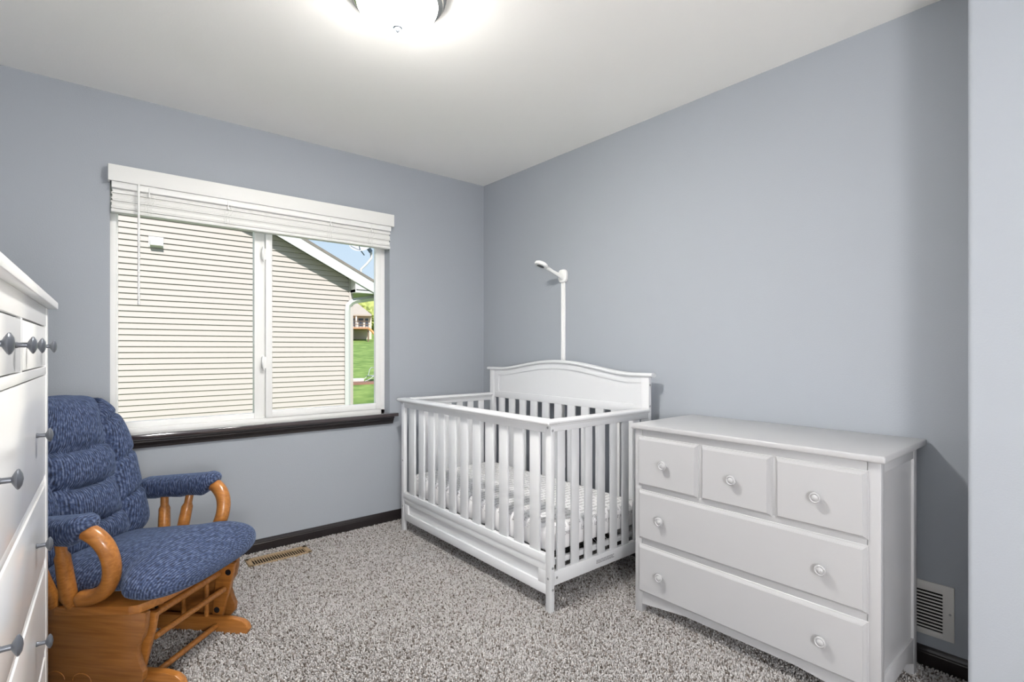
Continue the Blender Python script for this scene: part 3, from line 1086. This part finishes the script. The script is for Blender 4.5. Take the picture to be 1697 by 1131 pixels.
def seat_pt(i, j, top):
    t = i / NU
    u = U0 + (U1 - U0) * (0.5 - 0.5 * math.cos(math.pi * t))
    k = -1 + 2 * j / NW
    k = math.sin(k * math.pi / 2)
    # rounded plan: front corners
    fr_ = max(0.0, (u - 0.20) / (U1 - 0.20))
    hw = hw_seat(u) * (1 - fr_ ** 2.6) ** 0.42 if fr_ < 1 else 0.001
    bk = max(0.0, (-0.22 - u) / 0.05)
    hw *= (1 - min(bk, 0.999) ** 2) ** 0.3
    w_ = hw * k
    endf = max(0.0, (u - 0.14) / (U1 - 0.14)) if u > 0 else max(0.0, (-0.17 - u) / 0.10)
    th = (1 - min(1, abs(k)) ** 3.2) ** 0.5 * (1 - min(0.9999, endf) ** 2.2) ** 0.5
    base = 0.384
    z = base + (0.084 * th if top else -0.052 * th ** 0.7)
    if top:
        z += 0.006 * math.sin(u * 14 + 1) * math.cos(w_ * 9)
    z += 0.10 * (u - 0.2)
    # front lip rolls down
    z -= 0.030 * endf * (1 if u > 0 else 0)
    return (u, w_, z)


rows_t = []
for i in range(NU + 1):
    ring = [seat_pt(i, j, True) for j in range(NW + 1)] + [seat_pt(i, j, False) for j in range(NW - 1, 0, -1)]
    rows_t.append(ring)
uvmesh('seat_cushion', rows_t, True, 'chenille', gl_, lambda i, j: (i * 0.0145, j * 0.0145), GO)

# back cushion: tufted
NS, NB = 90, 84
SLEN = 0.622
b0 = Vector((-0.245, 0, 0.385))
bdir = Vector((-0.27, 0, 0.963)).normalized()
bnrm = Vector((0.963, 0, 0.27)).normalized()


def hw_back(s):
    t = s / SLEN
    top = max(0.0, (t - 0.55) / 0.45)
    bot = max(0.0, (0.10 - t) / 0.10)
    return 0.272 * (1 - min(top, 0.9999) ** 2.6) ** 0.45 * (1 - 0.12 * bot ** 2)


def puff(w_, s):
    hw = hw_back(s)
    seamw = 0.135 + 0.012 * math.sin(s * 22 + 0.5)
    rows_c = [-0.02, 0.115, 0.258, 0.400, SLEN]
    rows_w = [-0.02, 0.165, 0.325, 0.500, SLEN + 0.02]

    def cell(v, ed):
        for a, c in zip(ed[:-1], ed[1:]):
            if a <= v <= c:
                return 2 * (v - a) / (c - a) - 1
        return 0.999
    aw = abs(w_)
    if aw < seamw:
        a = w_ / seamw
        sag = 0.012 * (1 - a * a)
        c = cell(min(max(s + sag, -0.0199), SLEN), rows_c)
        h = 0.060 * (1 - abs(a) ** 3.2) ** 0.5 * (1 - abs(c) ** 2.6) ** 0.5
    else:
        x = (aw - seamw) / max(hw - seamw, 0.02)
        a = 2 * min(x, 0.999) - 1
        c = cell(min(max(s - 0.05 * x + 0.02, -0.0199), SLEN), rows_w)
        edge = (1 - abs(a) ** 3.0) ** 0.5
        h = 0.040 * edge * (1 - 0.70 * abs(c) ** 11) + 0.004
        if a > 0:
            h -= 0.02 * a * a
    return h


def back_pt(i, j, front):
    s = SLEN * (0.5 - 0.5 * math.cos(math.pi * i / NS)) if i not in (0, NS) else (0.0 if i == 0 else SLEN)
    hw = hw_back(s)
    k = math.sin((-1 + 2 * j / NB) * math.pi / 2)
    w_ = hw * k
    endt = (1 - (abs(2 * s / SLEN - 1)) ** 6) ** 0.5
    rim = (1 - abs(k) ** 5) ** 0.5
    if front:
        off = 0.030 * rim * endt + puff(w_, s) * (0.25 + 0.75 * endt)
    else:
        off = -0.060 * rim * endt
    q_ = b0 + bdir * s + bnrm * off
    return (q_.x, w_, q_.z)


rows_t = []
for i in range(NS + 1):
    ring = [back_pt(i, j, True) for j in range(NB + 1)] + [back_pt(i, j, False) for j in range(NB - 1, 0, -1)]
    rows_t.append(ring)


def uv_back(i, j):
    s = SLEN * (0.5 - 0.5 * math.cos(math.pi * i / NS))
    jj = j if j <= NB else 2 * NB - j
    return (0.272 * math.sin((-1 + 2 * jj / NB) * math.pi / 2), s)


uvmesh('back_cushion', rows_t, True, 'chenille', gl_, uv_back, GO)

# ------------------------------------------------------------------ floor register and wall vent
fr_t = thing('floor_register', 'tan metal floor register set in the carpet below the window', 'vent', (0.855, 3.086, ZF))
RX0, RX1, RY0, RY1 = 0.690, 1.020, 3.026, 3.146
fb = B()
fb.box(RX0, RX1, RY0, RY0 + 0.016, ZF, 0.003, 0.002)
fb.box(RX0, RX1, RY1 - 0.024, RY1, ZF, 0.003, 0.002)
fb.box(RX0, RX0 + 0.020, RY0, RY1, ZF, 0.003, 0.002)
fb.box(RX1 - 0.026, RX1, RY0, RY1, ZF, 0.003, 0.002)
obj('register_frame', fb, 'register_tan', fr_t)
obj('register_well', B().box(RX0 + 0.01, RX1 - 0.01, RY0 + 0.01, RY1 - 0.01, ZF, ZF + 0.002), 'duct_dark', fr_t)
f0 = obj('register_fin', B().box(RX0 + 0.020, RX0 + 0.0250, RY0 + 0.014, RY1 - 0.022, -0.0005, 0.0015), 'register_tan', fr_t)
for i in range(1, 22):
    dup(f0, (i * 0.01315, 0, 0))

wv_t = thing('wall_vent', 'white louvred return air vent low on the wall behind the dresser', 'vent', (XR, 0.515, 0.11))
VX = XR - 0.006
VY0, VY1, VZ0, VZ1 = 0.412, 0.620, 0.111, 0.309
vb = B()
vb.box(VX, XR, VY0, VY0 + 0.033, VZ0, VZ1, 0.002)
vb.box(VX, XR, VY1 - 0.033, VY1, VZ0, VZ1, 0.002)
vb.box(VX, XR, VY0 + 0.030, VY1 - 0.030, VZ0, VZ0 + 0.022, 0.002)
vb.box(VX, XR, VY0 + 0.030, VY1 - 0.030, VZ1 - 0.030, VZ1, 0.002)
obj('vent_frame', vb, 'vent_white', wv_t)
obj('duct_back', B().box(XR - 0.0012, XR, VY0 + 0.03, VY1 - 0.03, VZ0 + 0.02, VZ1 - 0.028), 'duct_dark', wv_t)
v0 = obj('louvre', B().box(XR - 0.0050, XR - 0.0012, VY0 + 0.03, VY1 - 0.03, VZ0 + 0.028, VZ0 + 0.0325), 'vent_white', wv_t)
for i in range(1, 12):
    dup(v0, (0, 0, i * 0.0124))
obj('screw', B().lathe([(0.004, 0), (0.0035, 0.0015), (0.001, 0.002)], (VX, 0.4235, 0.21), (-1, 0, 0), 12), 'bolt_grey', wv_t)

# ------------------------------------------------------------------ carpet pile


def carpet():
    step = 0.0063
    xs = np.arange(XL + 0.01, XR - 0.014, step)
    ysv = np.arange(0.18, YW - 0.014, step)
    gx, gy = np.meshgrid(xs, ysv)
    x = gx.ravel() + rng.uniform(-0.003, 0.003, gx.size)
    y = gy.ravel() + rng.uniform(-0.003, 0.003, gx.size)
    th = math.radians(39.72)
    depth = x * math.sin(th) + y * math.cos(th)
    ok = depth > 1.45
    ok &= ~((x > RX0 - 0.004) & (x < RX1 + 0.004) & (y > RY0 - 0.004) & (y < RY1 + 0.004))
    lat = x * math.cos(th) - y * math.sin(th)
    ok &= lat > -depth * 1.02 - 0.35
    x, y = x[ok], y[ok]
    n_ = len(x)
    # foot-trodden patches lean the pile and change its height a little
    patch = np.sin(x * 3.1 + 1.2 * np.sin(y * 2.3)) * np.cos(y * 2.7 + 0.8 * np.sin(x * 1.9)) + 0.5 * np.sin(x * 7 + y * 5)
    hgt = 0.0125 + 0.0022 * rng.standard_normal(n_).clip(-1.5, 1.5) + 0.0008 * patch
    r_ = 0.0042 + 0.0006 * rng.standard_normal(n_).clip(-1.5, 1.5)
    la = rng.uniform(0, 2 * math.pi, n_)
    lm = rng.uniform(0, 0.0045, n_)
    lx = lm * np.cos(la) - 0.0032 * patch
    ly = lm * np.sin(la) - 0.0030 * patch
    rot = rng.uniform(0, 2 * math.pi, n_)
    V = np.zeros((n_, 7, 3), np.float32)
    for k in range(3):
        a = rot + k * 2 * math.pi / 3
        V[:, k, 0] = x + r_ * 0.75 * np.cos(a)
        V[:, k, 1] = y + r_ * 0.75 * np.sin(a)
        V[:, k, 2] = ZF - 0.001
        a2 = a + 0.5
        V[:, 3 + k, 0] = x + lx * 0.7 + r_ * np.cos(a2)
        V[:, 3 + k, 1] = y + ly * 0.7 + r_ * np.sin(a2)
        V[:, 3 + k, 2] = ZF + hgt * 0.72
    V[:, 6, 0] = x + lx
    V[:, 6, 1] = y + ly
    V[:, 6, 2] = ZF + hgt
    tri = []
    for k in range(3):
        k2 = (k + 1) % 3
        tri += [(k, k2, 3 + k2), (k, 3 + k2, 3 + k), (3 + k, 3 + k2, 6)]
    tri = np.array(tri, np.int32)
    T = (tri[None] + (np.arange(n_, dtype=np.int32) * 7)[:, None, None]).reshape(-1, 3)
    me = bpy.data.meshes.new('carpet_pile')
    me.vertices.add(n_ * 7)
    me.vertices.foreach_set('co', V.ravel())
    me.loops.add(T.size)
    me.loops.foreach_set('vertex_index', T.ravel())
    me.polygons.add(len(T))
    me.polygons.foreach_set('loop_start', np.arange(0, T.size, 3, dtype=np.int32))
    me.update(calc_edges=True)
    # yarn colours: mixed beige, taupe and dark brown strands
    pal = np.array([lin(194, 191, 190), lin(175, 171, 169), lin(150, 145, 142), lin(134, 125, 119), lin(102, 94, 88)], np.float32)
    idx = rng.choice(5, n_, p=[0.42, 0.27, 0.16, 0.09, 0.06])
    C = pal[idx].copy()
    C[:, :3] *= rng.uniform(0.88, 1.1, (n_, 1))
    Cv = np.repeat(C[:, None, :], 7, 1)
    ca = me.color_attributes.new('yarn', 'FLOAT_COLOR', 'POINT')
    ca.data.foreach_set('color', Cv.astype(np.float32).ravel())
    me.materials.append(MATS['carpet_tuft'])
    o = bpy.data.objects.new('carpet_pile', me)
    COL.objects.link(o)
    setp(o, 'speckled beige and taupe carpet pile covering the bedroom floor', 'carpet', kind='stuff')


carpet()

# ------------------------------------------------------------------ outside: neighbouring house
GZ = -0.6
nh = thing('neighbour_house', 'beige vinyl sided house gable seen through the window', 'house', (-1.0, 11.0, GZ))
HXR, HXL, HYF, HYB = 4.52, -6.5, 11.0, 20.0
RK = 0.485
PEAK_X = (HXR + HXL) / 2


def rake_z(x):
    """underside line of the gable wall at x"""
    return 2.70 + RK * (HXR - x) if x > PEAK_X else 2.70 + RK * (x - HXL)


core_b = B().prism([(HXL, GZ), (HXR, GZ), (HXR, 2.70), (PEAK_X, rake_z(PEAK_X)), (HXL, 2.70)], 'Y', HYF + 0.016, HYB)
obj('house_body', core_b, 'siding', nh, smooth=False)
lap = 0.1016
i = 0
z = GZ + 0.2
while z < 5.2:
    z1 = z + lap
    zt = z1 - 0.004
    if z1 <= 2.70:
        xa, xb_, xc, xd = HXL, HXL, HXR, HXR
    else:
        xb_, xc = HXL + max(0, zt - 2.70) / RK, HXR - max(0, zt - 2.70) / RK
        xa, xd = HXL + max(0, z - 2.70) / RK, HXR - max(0, z - 2.70) / RK
    if xc - xb_ < 0.2:
        break
    rg = [[(xa, HYF + 0.016, z), (xd, HYF + 0.016, z), (xc, HYF + 0.016, zt), (xb_, HYF + 0.016, zt)],
          [(xa, HYF - 0.021, z), (xd, HYF - 0.021, z), (xc, HYF + 0.004, zt), (xb_, HYF + 0.004, zt)]]
    obj('siding_plank', B().rings(rg), 'siding', nh, smooth=False)
    z = z1
obj('corner_post', B().box(HXR - 0.03, HXR + 0.06, HYF - 0.03, HYF + 0.08, GZ, 2.72, 0.006), 'siding', nh)
# roof slab, fascia and soffit
EX = 0.55
ov = 0.30
rf = B()
for sgn in (1, -1):
    ex = (HXR + EX) if sgn > 0 else (HXL - EX)
    ez = 2.70 - RK * EX
    pz = rake_z(PEAK_X)
    rf.prism([(PEAK_X, pz + 0.20), (ex, ez + 0.20), (ex, ez + 0.14), (PEAK_X, pz + 0.14)], 'Y', HYF - ov - 0.03, HYB + ov)
roof = obj('roof', rf, 'shingle', nh, smooth=False)
for sgn in (1, -1):
    ex = (HXR + EX) if sgn > 0 else (HXL - EX)
    ez = 2.70 - RK * EX
    pz = rake_z(PEAK_X)
    obj('rake_fascia', B().prism([(PEAK_X, pz + 0.16), (ex, ez + 0.16), (ex, ez - 0.08), (PEAK_X, pz - 0.08)], 'Y', HYF - ov - 0.02, HYF - ov + 0.01), 'trim_white', nh, smooth=False)
    obj('soffit', B().prism([(PEAK_X, pz + 0.05), (ex, ez + 0.05), (ex, ez + 0.02), (PEAK_X, pz + 0.02)], 'Y', HYF - ov + 0.005, HYF + 0.03), 'trim_white', nh, smooth=False)
obj('eave_soffit', B().box(HXR + 0.0, HXR + EX, HYF - ov + 0.012, HYB + ov, 2.40, 2.47), 'trim_white', nh)
obj('eave_return', B().prism([(HXR + 0.02, 2.45), (HXR + EX, 2.45), (HXR + EX, 2.48), (HXR + 0.02, 2.72)], 'Y', HYF - ov + 0.012, HYF - ov + 0.03), 'trim_white', nh, smooth=False)
obj('eave_side', B().box(HXR + 0.0, HXR + 0.03, HYF - ov + 0.014, HYF + 0.1, 2.412, 2.735), 'trim_white', nh)
gut = B().prism([(HXR + EX, 2.30), (HXR + EX + 0.10, 2.30), (HXR + EX + 0.12, 2.43), (HXR + EX, 2.43)], 'Y', HYF - ov, HYB + ov)
obj('gutter', gut, 'trim_white', nh, smooth=False)
dsp = []
for p_ in [(HXR + EX + 0.05, HYF - 0.05, 2.335), (HXR + 0.42, HYF - 0.05, 2.31), (HXR + 0.10, HYF - 0.05, 2.245), (HXR + 0.01, HYF - 0.05, 2.20), (HXR - 0.065, HYF - 0.05, 2.13), (HXR - 0.075, HYF - 0.05, 2.0), (HXR - 0.075, HYF - 0.05, GZ)]:
    dsp.append(p_)
obj('downspout', B().tube(dsp, 0.062, 4), 'trim_white', nh)
vh = B().prism([(HYF - 0.005, 3.13), (HYF - 0.13, 3.02), (HYF - 0.13, 2.985), (HYF - 0.005, 2.97)], 'X', 0.905, 1.085)
vh.box(0.885, 1.105, HYF - 0.028, HYF + 0.01, 2.965, 3.15, 0.004)
obj('vent_hood', vh, 'trim_white', nh, smooth=False)

sd = thing('satellite_dish', 'grey satellite dish on a bent mast on the neighbouring roof', 'dish', (4.93, 11.4, 2.69))
obj('mast', B().tube([(4.93, 11.4, 2.69), (4.94, 11.4, 3.02), (5.08, 11.4, 3.16), (5.20, 11.4, 3.31), (5.19, 11.4, 3.45)], 0.028, 10), 'trim_white', sd)
da = Vector((-0.62, -0.55, 0.45)).normalized()
dc = Vector((5.02, 11.40, 3.66))
dish = [(0.001, 0.0), (0.12, 0.010), (0.24, 0.045), (0.33, 0.085), (0.335, 0.09), (0.325, 0.090), (0.24, 0.056), (0.12, 0.021), (0.001, 0.011)]
obj('reflector', B().lathe(dish, dc, da, 28), 'trim_white', sd)
bk = B().lathe([(0.02, -0.16), (0.09, -0.12), (0.13, -0.05), (0.12, 0.0), (0.02, 0.0)], dc, da, 14)
bk.tube([dc - da * 0.02, (5.19, 11.4, 3.45)], 0.05, 8)
obj('back_bracket', bk, 'dish_grey', sd)
obj('feed_arm', B().tube([dc + Vector((0, 0, -0.30)), dc + da * 0.25 + Vector((0, 0, -0.33)), dc + da * 0.55 + Vector((0, 0, -0.05))], 0.014, 8), 'dish_grey', sd)

# ------------------------------------------------------------------ outside: yard
gm = bmesh.new()


def lawn_z(d):
    if d < 16:
        return GZ
    return GZ + 2.50 * min(1.5, (d - 16) / 29.0)


th = math.radians(39.72)
gv = []
for i in range(41):
    row = []
    for j in range(41):
        x = -40 + 110 * j / 40
        y = 3.6 + 86 * i / 40
        row.append(gm.verts.new((x, y, lawn_z(x * math.sin(th) * 0.6 + y * 0.93))))
    gv.append(row)
for i in range(40):
    for j in range(40):
        gm.faces.new((gv[i][j], gv[i][j + 1], gv[i + 1][j + 1], gv[i + 1][j]))
obj('ground', gm, 'grass', kind='structure')

mb = B()
mb.prism([(7.2, 19.2), (12.5, 18.2), (13.5, 19.4), (8.0, 20.5)], 'Z', -0.40, -0.10)
obj('mulch_bed', mb, 'mulch', label='reddish mulch bed across the sunny lawn outside', cat='garden bed', origin=(9.5, 19.5, -0.4), smooth=False)
st = B().box(8.15, 8.62, 19.55, 19.85, -0.10, 0.03, 0.03)
obj('garden_stone', st, 'stone_pale', label='pale flat stone lying on the mulch bed', cat='stone', origin=(8.4, 19.7, -0.12))
gc = thing('garden_chair', 'bent steel tube garden chair standing on the mulch bed', 'chair', (8.95, 19.7, -0.10))
for dy in (0.0, 0.5):
    obj('tube_frame', B().tube([(8.62, 19.5 + dy, -0.085), (8.80, 19.5 + dy, -0.02), (8.98, 19.5 + dy, 0.10), (9.04, 19.5 + dy, 0.35), (9.12, 19.5 + dy, 0.44), (9.30, 19.5 + dy, 0.42), (9.38, 19.5 + dy, -0.098)], 0.014, 8), 'steel_grey', gc)
obj('chair_seat', B().box(8.9, 9.36, 19.5, 20.0, 0.10, 0.12, 0.004), 'steel_grey', gc)

FR = -math.atan2(0.418, 0.952)
fh = thing('far_house', 'tan house with shingled roof and raised deck beyond the lawn', 'house', (18.75, 42.9, 1.85), FR, local=True)
obj('house_body', B().box(-9.0, 0.75, 0.0, 8.0, -0.6, 2.35), 'far_wall', fh)
rb_ = B().rings([[(-9.6, -0.7, 2.22), (0.75, -0.7, 2.22), (0.75, 8.6, 2.22), (-9.6, 8.6, 2.22)], [(-9.6, -0.7, 2.34), (0.75, -0.7, 2.34), (0.75, 8.6, 2.34), (-9.6, 8.6, 2.34)], [(-7.0, 3.6, 4.6), (-1.6, 3.6, 4.6), (-1.6, 4.2, 4.6), (-7.0, 4.2, 4.6)]])
obj('roof', rb_, 'far_roof', fh, smooth=False)
for (x0, x1) in ((-1.05, -0.62), (-0.40, 0.10), (0.16, 0.52)):
    wf = obj('window', B().box(x0, x1, -0.03, 0.02, 1.30, 2.08), 'trim_white', fh)
    obj('pane', B().box(x0 + 0.05, x1 - 0.05, -0.05, -0.02, 1.35, 2.03), 'dark_glass', wf)
obj('deck', B().box(-9.0, 0.55, -3.0, 0.0, 1.02, 1.14), 'deck_wood', fh)
for x in (-2.8, -1.0, 0.45):
    obj('deck_post', B().box(x - 0.06, x + 0.06, -2.95, -2.83, -0.6, 1.05), 'bark', fh)
for zz in (1.35, 1.62):
    obj('deck_rail', B().box(-9.0, 0.55, -2.95, -2.90, zz, zz + 0.05), 'bark', fh)
for k in range(12):
    x = -2.2 + k * 0.24
    obj('baluster', B().box(x, x + 0.035, -2.94, -2.91, 1.12, 1.65), 'bark', fh)
obj('porch_post', B().box(-0.58, -0.46, -0.62, -0.5, 1.14, 2.25), 'trim_white', fh)
sl = B().tube([(0.5, -3.1, 1.05), (0.75, -3.2, 0.82), (1.0, -3.3, 0.50), (1.3, -3.3, 0.30)], 0.10, 8)
obj('slide', sl, 'slide_orange', fh)


def tree(name, label, loc, rad, seed):
    rs = random.Random(seed)
    t = thing(name, label, 'tree', loc, group=None)
    obj('trunk', B().tube([Vector(loc), Vector(loc) + Vector((0, 0, rad * 1.2))], rad * 0.12, 8), 'bark', t)
    cb = B()
    for k in range(9):
        bm = bmesh.new()
        bmesh.ops.create_icosphere(bm, subdivisions=3, radius=rad * rs.uniform(0.4, 0.65))
        c = Vector(loc) + Vector((rs.uniform(-.6, .6), rs.uniform(-.6, .6), rs.uniform(0.9, 2.0))) * rad
        for v in bm.verts:
            v.co = v.co * (1 + rs.uniform(-0.14, 0.14)) + c
        cb.merge(bm)
    obj('crown', cb, 'leaf', t, angle=10)


tree('leafy_tree', 'yellow green tree rising behind the far house roof', (24.5, 56.0, 2.0), 2.6, 3)
tree('leafy_tree', 'pale green tree at the right edge beyond the far house', (24.6, 51.2, 2.0), 1.5, 5)
